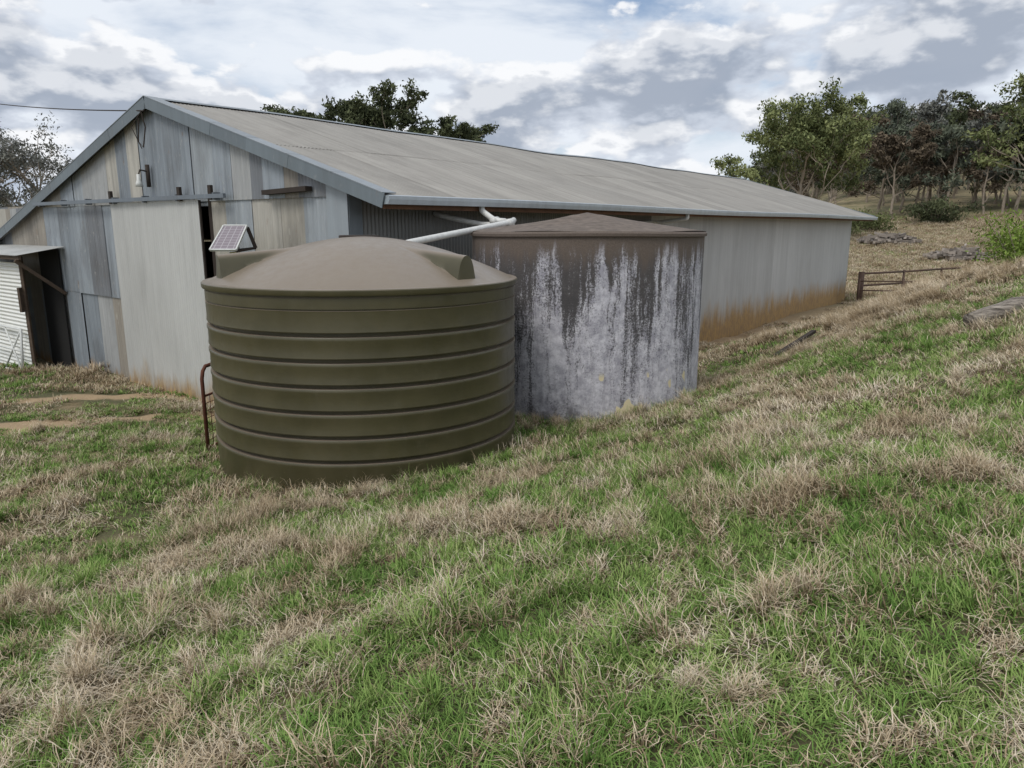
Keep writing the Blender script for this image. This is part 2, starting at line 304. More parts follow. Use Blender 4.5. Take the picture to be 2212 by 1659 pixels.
m_wood=simple('weathered_timber',srgb(84,70,58),.85,0,.4,5,(1,1,6));m_dark=simple('dark_timber',srgb(52,44,38),.9,0,.3,5);m_rustp=simple('rusty_steel',srgb(92,52,36),.8,.2,.4,20)
m_pvc=simple('white_pvc',srgb(206,206,202),.4,0,.2,14);m_whitem=simple('white_paint',srgb(205,206,202),.5,0,.15,6)
def corr(mb,o,ud,vd,nd,u0,u1,vlo,vhi,col,amp=.009,pitch=.076,nn=6,rows=1,off=0,wob=None):
    o,ud,vd,nd=[np.array(q,float) for q in(o,ud,vd,nd)]
    us=np.linspace(u0,u1,max(2,int(round((u1-u0)/pitch*nn))+1));lo=np.array([vlo(u) for u in us]) if callable(vlo) else np.full(len(us),vlo);hi=np.array([vhi(u) for u in us]) if callable(vhi) else np.full(len(us),vhi)
    t=np.linspace(0,1,rows+1)[None,:];V=lo[:,None]*(1-t)+hi[:,None]*t
    a=amp*np.sin(us*2*math.pi/pitch)+off
    P=o+us[:,None,None]*ud+V[...,None]*vd+(a[:,None,None]+(wob(us[:,None],V)[...,None] if wob else 0))*nd
    mb.grid(P,col)
L3=np.array([*Ld,0]);F3=np.array([*Fd,0]);Z3=np.array([0,0,1.]);C3=np.array([*C,0])
shed=empty('farm_shed')
RF,RZ,SL=5.18,2.22,.30
def roofz(f): return RZ-SL*abs(f-RF)
pal=[srgb(152,159,165),srgb(168,163,152),srgb(138,145,151),srgb(180,176,166),srgb(158,164,168),srgb(126,129,133),srgb(168,169,168),srgb(156,149,138)]
fw=MB();f=.42
while f<14:
    wdt=random.choice([.4,.5,.62,.72]);f1=min(f+wdt,14)
    corr(fw,C3,F3,Z3,-L3,f,f1+.04,.43,lambda u:roofz(u)-.05,random.choice(pal),off=random.uniform(0,.03));f=f1
f=.42
DA,DB=3.80,7.05
while f<14:
    wdt=random.choice([.6,.72,.76]);f1=f+wdt
    if f<3.6<f1+.2: f1=3.6
    if 3.55<f<DB-.15: f=DB-.07;continue
    f1=min(f1,14);sm=-1.4+random.uniform(-.03,.03)
    if f<3.6: corr(fw,C3,F3,Z3,-L3,f,f1,FL-.15,.47,random.choice([pal[1],pal[3],pal[4],pal[6]]),off=random.uniform(-.03,-.0))
    else:
        corr(fw,C3,F3,Z3,-L3,f,f1+.03,FL-.2,sm,random.choice(pal),off=random.uniform(-.03,0)-.02);corr(fw,C3,F3,Z3,-L3,f,f1+.03,sm-.05,.47,random.choice(pal),off=random.uniform(-.02,0))
    f=f1
corr(fw,C3,F3,Z3,-L3,3.5,7.1,.35,.5,pal[2],off=-.02)
fw.obj('front_wall',m_front,shed,True)
tr=MB();tr.box(W(.2,-.035,FL-.1),W(.2,-.035,.6),.46,.012,up=L3,col=srgb(154,161,166));tr.box(W(-.035,.1,FL-.1),W(-.035,.1,.6),.24,.012,up=F3,col=srgb(120,128,134))
for (fa,fb) in((RF,-.90),(RF,14.1)):
    k=6
    for i in range(k):
        a0=fa+(fb-fa)*i/k;a1=fa+(fb-fa)*(i+1.02)/k
        pr=.003*(i%2);kk=random.uniform(.9,1.1)
        tr.box(W(a0,-.17-pr,roofz(a0)-.05),W(a1,-.17-pr,roofz(a1)-.05),.014,.20,col=srgb(112,121,126,kk))
        tr.box(W(a0,-.06,roofz(a0)+.055),W(a1,-.06,roofz(a1)+.055),.25,.012,col=srgb(140,146,150,kk))
    for i in range(k):
        a0=fa+(fb-fa)*i/k;a1=fa+(fb-fa)*(i+1)/k;tr.box(W(a0,28.75,roofz(a0)-.04),W(a1,28.75,roofz(a1)-.04),.014,.2,col=srgb(125,135,142))
tr.obj('trim',m_trim,shed)
def sag(u,V): return (fbm(u/4.0+5,V/5.0,61,2)-.5)*.16*ss(0,4,u)
rc=MB();ms=np.linspace(-.18,28.8,60)
for sgn in(-1,1):
    P=[]
    for mm in ms:
        sg=float(sag(np.array([mm]),np.array([0.]))[0]);P.append([W(RF+sgn*q,mm,RZ+.055-abs(q)*SL+sg) for q in(0.,.09,.18)])
    rc.grid(P,srgb(135,142,146))
rc.obj('ridge_cap',m_trim,shed,True)
rf=MB()
def roofside(fend,sg,rowlen):
    d=np.array([*(Fd*sg),-SL]);ln=math.hypot(1,SL);d=d/ln;tot=abs(fend-RF)*ln;nrm=np.cross(L3,d);nrm=nrm if nrm[2]>0 else -nrm
    o=C3+F3*RF+Z3*RZ;nr=int(math.ceil(tot/rowlen))
    for r_ in range(nr):
        mm=-.15
        while mm<28.7:
            m1=min(mm+.76,28.75);k=random.uniform(.88,1.08);cc=srgb(153,149,142,k)
            corr(rf,o,L3,d,nrm,mm,m1+.03,r_*rowlen,min((r_+1)*rowlen+.08,tot),cc,amp=.012,off=.004-.006*r_+random.uniform(0,.006)+.006*nr,rows=3,nn=5,wob=lambda u,V:sag(u,V)*(1-ss(4,6,V)));mm=m1
roofside(-.95,-1,3.3);roofside(14.1,1,4.0)
rf.obj('roof',m_roof,shed,True)
sw=MB();mm=.2
while mm<28.49:
    m1=min(mm+.76,28.5);near=mm<9
    k=random.uniform(.93,1.06)
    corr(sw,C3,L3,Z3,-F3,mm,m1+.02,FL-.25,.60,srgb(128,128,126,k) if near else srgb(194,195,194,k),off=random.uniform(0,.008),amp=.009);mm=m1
sw.obj('side_wall',m_side,shed,True)
bw=MB();corr(bw,C3+L3*28.5,F3,Z3,L3,0,14,FL-.3,lambda u:roofz(u)-.03,pal[1],nn=4);corr(bw,C3+F3*14,L3,Z3,F3,0,28.5,FL-.3,roofz(14)-.03,pal[3],nn=4)
bw.obj('rear_walls',m_side,shed,True)
tb=MB()
for i in range(9):
    mm=.25+i*3.5;tb.box(W(0,mm,.57),W(-.86,mm,.32),.06,.14)
tb.box(W(-.03,.1,.50),W(-.03,28.4,.50),.05,.12);tb.box(W(-.84,-.1,.30),W(-.84,28.6,.30),.03,.13)
for mm in np.arange(.9,28,1.2): tb.box(W(-.05,mm,.50),W(-.8,mm,.30),.04,.05)
tb.obj('eave_timbers',simple('eave_timber_brown',srgb(104,74,54),.85,0,.4,5),shed)
gt=MB();prof=[(-.87,.40),(-.87,.295),(-.99,.295),(-1.01,.36),(-1.015,.405),(-1.0,.415)]
P=[[W(a,mm,bz+.012*math.sin(mm*.4)) for a,bz in prof] for mm in np.linspace(-.15,28.75,60)]
gt.grid(P,srgb(188,196,202));
for mm in(-.15,28.75): gt.add([W(a,mm,bz) for a,bz in prof],[tuple(range(6))],srgb(160,170,176))
gt.obj('gutter',m_trim,shed)
dr=MB();
dws=(DB-DA)/3
for i in range(3):
    a=DA+dws*i
    corr(dr,C3,F3,Z3,-L3,a,a+dws+.03,FL-.02,.46,srgb(200,200,196,1.0-.05*i),amp=.013,off=.11-.008*i)
dr.obj('sliding_door',m_door,shed,True)
dh=MB()
dh.box(W(DA-.01,-.09,FL),W(DA-.01,-.09,.45),.04,.03,up=L3);dh.box(W(3.62,.02,FL),W(3.62,.02,.5),.07,.07)
for a in(3.3,4.3,6.9): dh.box(W(a,-.16,.44),W(a,-.16,.68),.09,.05,up=L3)
dh.box(W(.75,-.10,.55),W(1.85,-.10,.52),.12,.07)
dh.obj('timber_blocks',m_dark,shed)
rl=MB();rl.box(W(2.87,-.17,.50),W(10.7,-.17,.50),.05,.07,col=srgb(118,126,134));
for a in np.arange(3.2,10.6,1.2): rl.box(W(a,-.12,.44),W(a,-.12,.56),.05,.12,up=L3,col=srgb(100,106,112))
rl.obj('door_track',m_trim,shed)
lm=MB();lm.box(W(5.5,-.08,.72),W(5.5,-.08,1.12),.07,.05,up=L3,mi=0);lm.tube([W(5.5,-.1,1.0),W(5.5,-.22,1.02),W(5.5,-.26,.92)],.015,8,mi=0)
lm.tube([W(5.5,-.26,.94),W(5.5,-.26,.84),W(5.5,-.26,.80),W(5.5,-.26,.72)],[.03,.035,.05,.07],14,mi=1);lm.obj('gable_lamp',[m_dark,m_whitem],shed,True)
# ------------------------------------------------------------------ power line
pl=MB();a=Vector(W(RF,-.2,2.02));b_=Vector((-31,37,7.6));pts=[]
for i in range(30):
    t=i/29;q=a.lerp(b_,t);q.z-=1.1*4*t*(1-t)*.5;pts.append(q)
pl.tube(pts,.012,6);c0=Vector(W(RF+.1,-.2,2.0));pl.tube([c0,c0+Vector((.05,0,-.25)),c0+Vector((-.02,0,-.6)),c0+Vector((-.1,0,-.5)),c0+Vector((-.06,0,-.1))],.012,6)
pl.tube([c0+Vector((0,0,.02)),c0+Vector((-.2,0,-.25)),c0+Vector((-.05,0,-.62))],.008,6);pl.obj('power_line',m_dark)
# ------------------------------------------------------------------ lean-to
lt=empty('lean_to_shed');a=MB();fr=10.55;D=.68
o=C3+F3*fr-L3*D
corr(a,o,Z3,F3,-L3,-3.6,-.80,0,3.2,srgb(226,226,220),amp=.015,pitch=.09,nn=6)
a.obj('white_wall',galv('white_corrugated',None,streak=.06,spots=.06,metal=0),lt,True)
a=MB();o2=C3+F3*9.75+Z3*-.44;d=np.array([*(-Ld),-.17]);d/=np.linalg.norm(d)
corr(a,o2,F3,d,np.cross(F3,d)*(-1 if np.cross(F3,d)[2]<0 else 1),0,4.2,.02,1.0,srgb(190,190,186),amp=.012,rows=2)
a.obj('roof',m_trim,lt,True)
a=MB();a.box(W(9.95,-.02,-1.5),W(9.95,-.95,-.72),.06,.07);a.box(W(9.8,-.9,-.66),W(14,-.9,-.66),.05,.09);a.box(W(fr,-D+.04,-3.4),W(fr,-D+.04,-.65),.07,.07);a.box(W(fr-.02,-D-.06,-1.9),W(fr-.02,-D-.06,-1.35),.12,.05)
a.obj('timbers',m_wood,lt)
a=MB();a.box(W(fr+.02,-.04,-3.4),W(fr+.02,-.04,-.5),.03,1.1,up=F3);a.obj('shade_panel',simple('painted_shade',srgb(20,19,18),.95),lt)  # added near-black sheet standing in for the shade inside the lean-to
wg=MB();zz=-3.3
A_=[np.array(W(10.5,-.92,zz+.02)),np.array(W(12.6,-.92,zz+.02)),np.array(W(12.6,-.80,zz+1.0)),np.array(W(10.62,-.80,zz+1.0))]
wg.tube([A_[0],A_[1],A_[2],A_[3],A_[0]],.03,8);wg.tube([A_[0],(A_[2]*.5+A_[3]*.5)],.02,8);wg.tube([A_[3],(A_[0]*.5+A_[1]*.5)],.02,8);wg.tube([A_[0]*.5+A_[3]*.5,A_[1]*.5+A_[2]*.5],.02,8);wg.obj('white_gate',m_whitem,None,True)
# ------------------------------------------------------------------ plastic tank
pt=empty('plastic_water_tank');tc=np.array([TX,TY]);R0=TR0;ZT=-.565
prof=[];zb=-2.70
def P_(r,z): prof.append((r,z))
gro=[-.745,-.99,-1.235,-1.48,-1.73,-1.975,-2.215]
P_(R0-.01,zb)
for gz in gro[::-1]:
    thin=gz==gro[0]
    if not thin:
        P_(R0-.002,gz-.075);P_(R0+.006,gz-.045);P_(R0+.006,gz-.026);P_(R0+.000,gz-.014);P_(R0-.054,gz-.012);P_(R0-.060,gz-.006);P_(R0-.060,gz+.026);P_(R0-.000,gz+.028);P_(R0+.004,gz+.036);P_(R0-.001,gz+.08)
    else: P_(R0,gz-.03);P_(R0+.002,gz-.014);P_(R0-.018,gz-.011);P_(R0-.018,gz+.001);P_(R0,gz+.004)
P_(R0,ZT-.075);P_(R0-.010,ZT-.070);P_(R0-.010,ZT-.060);P_(R0+.022,ZT-.055);P_(R0+.028,ZT-.045);P_(R0+.028,ZT-.005);P_(R0+.02,ZT+.004);P_(R0-.03,ZT+.008)
NS=256;th=np.linspace(0,2*math.pi,NS+1)
G=np.array([[(tc[0]+r*math.cos(t),tc[1]+r*math.sin(t),z) for r,z in prof] for t in th])
m,nt,b=newmat('olive_polyethylene');p=nt.pos();n1=nt.noise(p,2.2,5,.6);n2=nt.noise(nt.vmath('MULTIPLY',p,(1,1,.3)),9,5,.7)
c=nt.mix(nt.mr(n1,.3,.7),srgb(69,65,44),srgb(80,75,53));c=nt.mix(nt.mr(n2,.58,.8,0,.2),c,srgb(116,110,90))
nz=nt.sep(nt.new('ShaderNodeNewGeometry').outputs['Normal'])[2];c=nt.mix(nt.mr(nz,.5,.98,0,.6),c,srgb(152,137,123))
sc_=nt.noise(nt.vmath('MULTIPLY',p,(3,3,9)),2.5,6,.8);c=nt.mix(nt.mr(sc_,.67,.76,0,.3),c,srgb(150,142,122))
sc2=nt.noise(nt.vmath('MULTIPLY',p,(30,30,3)),.9,6,.85);c=nt.mix(nt.mr(sc2,.70,.76,0,.4),c,srgb(170,165,150))
nt.put(b.inputs['Base Color'],c);nt.put(b.inputs['Roughness'],nt.mr(n2,.3,.7,.30,.44));b.inputs['Specular IOR Level'].default_value=.5;bump(nt,b,nt.noise(p,3,3,.5),.2,.03)
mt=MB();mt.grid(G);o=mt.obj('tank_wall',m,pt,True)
mod=o.modifiers.new('es','EDGE_SPLIT');mod.split_angle=math.radians(32)
RD=R0-.03;RE=1.565
rs=np.concatenate([np.linspace(.0,1.45,46),[1.48,1.51,1.535,1.55,1.558,RE-.001,RE+.005,1.585,1.61,1.63,1.65,RD]])
NT_=600;th=np.linspace(0,2*math.pi,NT_+1);lug=[math.radians(-39),math.radians(-149),math.radians(85)]
RR,TT=np.meshgrid(rs,th,indexing='ij');dome=ZT+.008+.45*(1-(RR/RD)**1.9)*(1-.10*(RR/RD)**2)
zz=dome.copy()
for l in lug:
    dt=(TT-l+math.pi)%(2*math.pi)-math.pi;along=RR*np.cos(dt);lat=np.abs(RR*np.sin(dt));
    ztop=ZT+.285+(RE-along)*.085
    hw=.125;arch=np.sqrt(np.clip(1-(lat/hw)**2.2,0,1));dep=.235*ss(.5,1.5,along)+.05;lz=ztop-dep*(1-arch)
    flare=ztop-dep-.30*np.maximum(lat-hw,0)-.5*np.maximum(along-.9,0)*ss(hw,hw+.12,lat)
    lz=np.where(lat<hw,lz,flare)
    ok=(along>.3)&(along<=RE)&(np.abs(dt)<1.2)
    lz=np.where(ok,lz,-9)
    k=.05;e=np.clip(.5+.5*(lz-zz)/k,0,1);zz=np.where(lz<-5,zz,zz*(1-e)+lz*e+k*e*(1-e)*.6)
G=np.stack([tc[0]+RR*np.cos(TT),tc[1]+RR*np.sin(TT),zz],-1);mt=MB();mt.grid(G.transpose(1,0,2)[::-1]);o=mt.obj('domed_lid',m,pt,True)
mod=o.modifiers.new('es','EDGE_SPLIT');mod.split_angle=math.radians(40)
mt=MB();mt.tube([(tc[0]-.1,tc[1]+.25,-.20),(tc[0]-.1,tc[1]+.25,-.095)],.23,28);mt.obj('inlet_strainer',m_dark,pt,False,.01)
# ------------------------------------------------------------------ concrete tank
ct=empty('concrete_water_tank');cc_=np.array([1.08,10.75]);R1=1.65
m,nt,b=newmat('weathered_concrete');p=nt.pos();z=nt.sep(p)[2];x_=nt.sep(p)[0]
hgt=nt.mr(z,-2.45,-.1,0,1,False)
pw=nt.vmath('ADD',p,nt.comb(nt.math('MULTIPLY',nt.noise(p,3,3,.6),.14),0,0))
st=nt.noise(nt.vmath('MULTIPLY',pw,(3.6,3.6,.24)),1.4,6,.72);st2=nt.noise(nt.vmath('MULTIPLY',pw,(15,15,1.2)),1.2,5,.75);fine=nt.noise(p,45,4,.85);big=nt.noise(nt.vmath('MULTIPLY',p,(1,1,.6)),2.0,5,.7)
reach=nt.math('ADD',nt.mr(st,.36,.64,.0,.88),nt.mr(x_,-.6,.9,.32,.0))
v=nt.math('SUBTRACT',hgt,nt.math('SUBTRACT',1.,reach));v=nt.math('ADD',v,nt.math('MULTIPLY',nt.math('SUBTRACT',st2,.5),1.1));v=nt.math('ADD',v,nt.math('MULTIPLY',nt.math('SUBTRACT',fine,.5),2.2));v=nt.math('ADD',v,nt.math('MULTIPLY',nt.math('SUBTRACT',big,.5),1.2))
dk=nt.mr(v,-.18,.46,0,.93)
light=nt.mix(nt.mr(nt.noise(p,7,6,.75),.36,.64),srgb(210,208,214),srgb(162,160,169));light=nt.mix(nt.mr(st2,.45,.7,0,.45),light,srgb(134,131,139))
c=nt.mix(dk,light,nt.mix(nt.mr(z,-1.8,-.4),srgb(58,57,58),srgb(66,61,57)))
spk=nt.mr(nt.math('ADD',fine,nt.math('MULTIPLY',nt.math('SUBTRACT',big,.5),.6)),.54,.65,0,.6);c=nt.mix(spk,c,srgb(68,66,68))
topd=nt.mr(nt.math('ADD',z,nt.math('MULTIPLY',nt.math('SUBTRACT',st,.5),.8)),-.52,-.20);c=nt.mix(topd,c,nt.mix(fine,srgb(70,61,54),srgb(124,111,101)))
lo=nt.mr(nt.math('ADD',z,nt.math('MULTIPLY',nt.math('SUBTRACT',nt.noise(p,5,5,.7),.5),1.2)),-2.6,-2.2,.75,0);c=nt.mix(lo,c,srgb(88,85,86))
pa=nt.noise(nt.vmath('MULTIPLY',p,(1,1,.7)),4.2,2,.4);c=nt.mix(nt.math('MULTIPLY',nt.mr(pa,.67,.68),nt.mr(z,-1.8,-1.9)),c,srgb(215,202,166))
nt.put(b.inputs['Base Color'],c);b.inputs['Roughness'].default_value=.92;bump(nt,b,nt.math('ADD',fine,nt.math('MULTIPLY',st2,.6)),.6,.015)
th=np.linspace(0,2*math.pi,129);pr=[(R1,-2.7),(R1,-1.9),(R1,-1.2),(R1,-.5),(R1,-.13),(R1+.004,-.125),(R1+.03,-.12),(R1+.034,-.085),(R1+.01,-.06)]
G=np.array([[(cc_[0]+(r+.006*math.sin(7*t))*math.cos(t),cc_[1]+(r+.006*math.sin(7*t))*math.sin(t),z+.006*math.sin(3*t)) for r,z in pr] for t in th]);mt=MB();mt.grid(G);o=mt.obj('tank_wall',m,ct,True);mod=o.modifiers.new('es','EDGE_SPLIT');mod.split_angle=math.radians(35)
m2=simple('roof_render',srgb(104,93,84),.95,0,.55,9,bmp=.6);rs=np.linspace(R1+.01,0,24)
G=np.array([[(cc_[0]+r*math.cos(t),cc_[1]+r*math.sin(t),-.06+.26*(1-r/1.66)-.02*math.sin(math.pi*r/1.66)+.01*math.sin(5*t+r*3)*(r>.2)) for r in rs] for t in th]);mt=MB();mt.grid(G);mt.obj('conical_roof',m2,ct,True)
# ------------------------------------------------------------------ pipes
pp=MB()
def rpipe(pts,r=.045):
    pts=[Vector(q) for q in pts];o=[pts[0]]
    for i in range(1,len(pts)-1):
        a,b_,c_=pts[i-1],pts[i],pts[i+1];k=min(.09,(a-b_).length*.4,(c_-b_).length*.4);s_=b_+(a-b_).normalized()*k;e_=b_+(c_-b_).normalized()*k
        for j in range(6): t=j/5;o.append(s_*(1-t)**2+b_*2*t*(1-t)+e_*t*t)
    o.append(pts[-1]);pp.tube(o,r,14)
rpipe([(-1.75,9.55,-.36),(-1.3,9.2,-.2),(-.04,11.3,.06),(.03,11.42,.10)],.043)
rpipe([(-.47,11.74,.34),(-.47,11.66,.24),(-.26,11.45,.09),(-.10,11.36,.08)],.045)
rpipe([(-1.3,12.2,.22),(-1.0,11.95,.14),(-.45,11.62,.03),(-.02,11.36,.05)],.04)
for q in((-.04,11.3,.06),(-.26,11.45,.09)):
    d_=Vector((.48,.86,.1)).normalized()*.07;pp.tube([Vector(q)-d_,Vector(q)+d_],.058,14)
pp.tube([(.0,11.36,-.1),(.0,11.36,.1)],.04,12)
rpipe([(4.13,17.66,.30),(4.13,17.66,.18),(3.5,18.15,.10),(2.2,16.5,.06)],.045)
pp.obj('downpipe',m_pvc,None,True)
# ------------------------------------------------------------------ solar panel
sp_=empty('solar_panel');BL,BR,TR,TL=[Vector(q) for q in((-4.59,11.28,-.34),(-4.19,11.28,-.34),(-4.14,11.67,.02),(-4.50,11.67,.02))]
m,nt,b=newmat('photovoltaic_cells');uv=nt.attr('Col')['Color'];s_=nt.sep(uv)
def lines(v,k,wd): return nt.math('LESS_THAN',nt.math('ABSOLUTE',nt.math('SUBTRACT',nt.math('FRACT',nt.math('MULTIPLY',v,k)),.5)),wd)
gl=nt.math('MAXIMUM',lines(s_[0],4,.05),lines(s_[1],9,.05));c=nt.mix(gl,srgb(132,122,128),srgb(176,172,174));nt.put(b.inputs['Base Color'],c);b.inputs['Roughness'].default_value=.35
mb=MB();P=[];CC=[]
for i in range(11):
    for j in range(11): u,v=i/10,j/10;q=(BL*(1-u)+BR*u)*(1-v)+(TL*(1-u)+TR*u)*v;P.append(q);CC.append((u,v,0,1))
mb.add([tuple(q) for q in P],[(i*11+j,(i+1)*11+j,(i+1)*11+j+1,i*11+j+1) for i in range(10) for j in range(10)],np.array(CC));mb.obj('cells',m,sp_)
nm=(BR-BL).cross(TL-BL).normalized()
mb=MB()
for a,b_ in((BL,BR),(BR,TR),(TR,TL),(TL,BL)): mb.box(a-nm*.01,b_-nm*.01,.02,.035,up=nm,col=srgb(200,200,200))
mb.obj('frame',m_whitem,sp_)
mb=MB();Bk=Vector((-4.05,11.75,-.33));mb.box(BR-nm*.04,Bk,.025,.03);mb.box(TR-nm*.04,Bk,.05,.05);mb.box((-4.3,11.62,h1(-4.3,11.62)-.1),(-4.3,11.62,-.2),.06,.06);mb.box(Bk,(-4.3,11.62,-.36),.04,.04)
mb.obj('post_and_bracket',m_dark,sp_)
mb=MB();mb.box((-4.29,11.50,-.52),(-4.29,11.50,-.38),.14,.1,up=(0,1,0));mb.obj('control_box',simple('cream_plastic',srgb(205,195,150),.5),sp_,bevel=.01)
# ------------------------------------------------------------------ rusty gate
mb=MB();g0=Vector((-3.66,8.45,0));g1=Vector((-3.42,9.95,0));zb_=h1(-3.66,8.45)+.06;zt=-1.62
def gp(t,z): q=g0.lerp(g1,t);return (q.x,q.y,z)
mb.tube([gp(0,zb_-.1),gp(0,zt-.14),gp(.02,zt-.05),gp(.06,zt),gp(1,zt)],.022,10);mb.tube([gp(0,zb_),gp(1,zb_)],.02,8);mb.tube([gp(1,zb_),gp(1,zt)],.02,8)
for i in range(1,12): mb.tube([gp(i/12,zb_),gp(i/12,zt-.35)],.004,5)
for i in range(1,8): z=zb_+(zt-.35-zb_)*i/7;mb.tube([gp(0,z),gp(1,z)],.004 if i<7 else .014,6)
mb.obj('rusty_gate',m_rustp,None,True)
# ------------------------------------------------------------------ yard fence
mb=MB();pts=[(15.3,32.3),(18.0,33.9),(20.7,35.6),(23.6,37.4),(26.5,39.2),(29.5,41.0),(33,43)]
for i,(x,y) in enumerate(pts):
    z=h1(x,y);mb.tube([(x,y,z-.1),(x,y,z+1.4)],.13 if i==0 else .055,8)
for (a,b_) in zip(pts[:-1],pts[1:]):
    za,zb2=h1(*a),h1(*b_)
    for k in(1.32,.8): mb.tube([(a[0],a[1],za+k),(b_[0],b_[1],zb2+k)],.045,8)
q=[(15.1,32.0),(16.6,31.2),(18.3,30.4)]
for (a) in q: mb.tube([(a[0],a[1],h1(*a)-.1),(a[0],a[1],h1(*a)+1.1)],.05,8)
for k in(.6,1.0):
    for a,b_ in zip(q[:-1],q[1:]): mb.tube([(a[0],a[1],h1(*a)+k),(b_[0],b_[1],h1(*b_)+k)],.03,8)
mb.obj('yard_fence',simple('rusty_pipe',srgb(84,66,56),.8,0,.4,6),None,True)
def log(name,p0,p1,r,mat,seed):
    r_=random.Random(seed);mb=MB();p0=Vector(p0);p1=Vector(p1);pts=[];rd=[]
    for i in range(12):
        t=i/11;q=p0.lerp(p1,t);q.z+=r_.uniform(-.02,.02);pts.append(q);rd.append(r*(.9+.2*t)*r_.uniform(.88,1.1))
    mb.tube(pts,rd,14);return mb.obj(name,mat,None,True)
m,nt,b=newmat('grey_driftwood');p=nt.pos();n1=nt.noise(nt.vmath('MULTIPLY',p,(1.2,9,9)),3,6,.7);nt.put(b.inputs['Base Color'],nt.mix(nt.mr(n1,.3,.7),srgb(70,62,54),srgb(170,160,148)));b.inputs['Roughness'].default_value=.9;bump(nt,b,n1,.9,.04)
log('fallen_log',(5.7,9.05,h1(5.7,9.05)+.12),(7.9,9.5,h1(7.9,9.5)+.16),.125,m,1)
mb=MB();mb.box((4.55,12.45,h1(4.55,12.45)+.12),(5.45,13.1,h1(5.45,13.1)+.2),.08,.05);mb.obj('timber_offcut',m_dark)
def pile(name,x,y,rx,n,seed):
    r_=random.Random(seed);mb=MB()
    for i in range(n):
        a=r_.uniform(0,6.28);d=math.sqrt(r_.random());px_=x+math.cos(a)*d*rx;py=y+math.sin(a)*d*rx*.6;z=h1(px_,py)+.25+.8*(1-d)*r_.random();an=r_.uniform(0,6.28);l=r_.uniform(.3,1.0);k=r_.uniform(.4,1.4)
        mb.box((px_-math.cos(an)*l/2,py-math.sin(an)*l/2,z),(px_+math.cos(an)*l/2,py+math.sin(an)*l/2,z+r_.uniform(-.2,.2)),r_.uniform(.08,.22),r_.uniform(.08,.22),col=(k,k,k,1))
    m,nt,b=newmat('cut_wood');nt.put(b.inputs['Base Color'],nt.mix(1,srgb(146,136,126),nt.attr('Col')['Color'],'MULTIPLY'));mb.obj(name,m)
pile('firewood_pile',30.3,60,2.4,190,3);pile('firewood_pile.001',31.4,52.0,2.1,160,4)
tick('props')
# ------------------------------------------------------------------ trees
m_bark=simple('eucalypt_bark',srgb(150,138,124),.9,0,.35,3,(1,1,.4))
def leafmat(name,a,b2):
    m,nt,b=newmat(name);out=nt.N['Material Output'];sp=nt.new('ShaderNodeSeparateColor');nt.put(sp.inputs[0],nt.attr('Col')['Color'])
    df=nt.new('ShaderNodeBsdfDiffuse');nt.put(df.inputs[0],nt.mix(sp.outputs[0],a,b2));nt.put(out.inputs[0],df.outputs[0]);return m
lf_g=leafmat('eucalypt_leaves',srgb(70,80,52),srgb(142,148,102));lf_d=leafmat('dark_leaves',srgb(54,60,46),srgb(100,106,78));lf_r=leafmat('reddish_leaves',srgb(76,68,60),srgb(120,108,92));lf_gr=leafmat('grey_leaves',srgb(88,90,86),srgb(130,130,122));lf_b=leafmat('bright_leaves',srgb(84,106,48),srgb(140,160,80));lf_h=leafmat('hazed_far_leaves',srgb(72,78,70),srgb(110,116,98))  # grey and far leaf tones: foliage colour with distance haze painted in
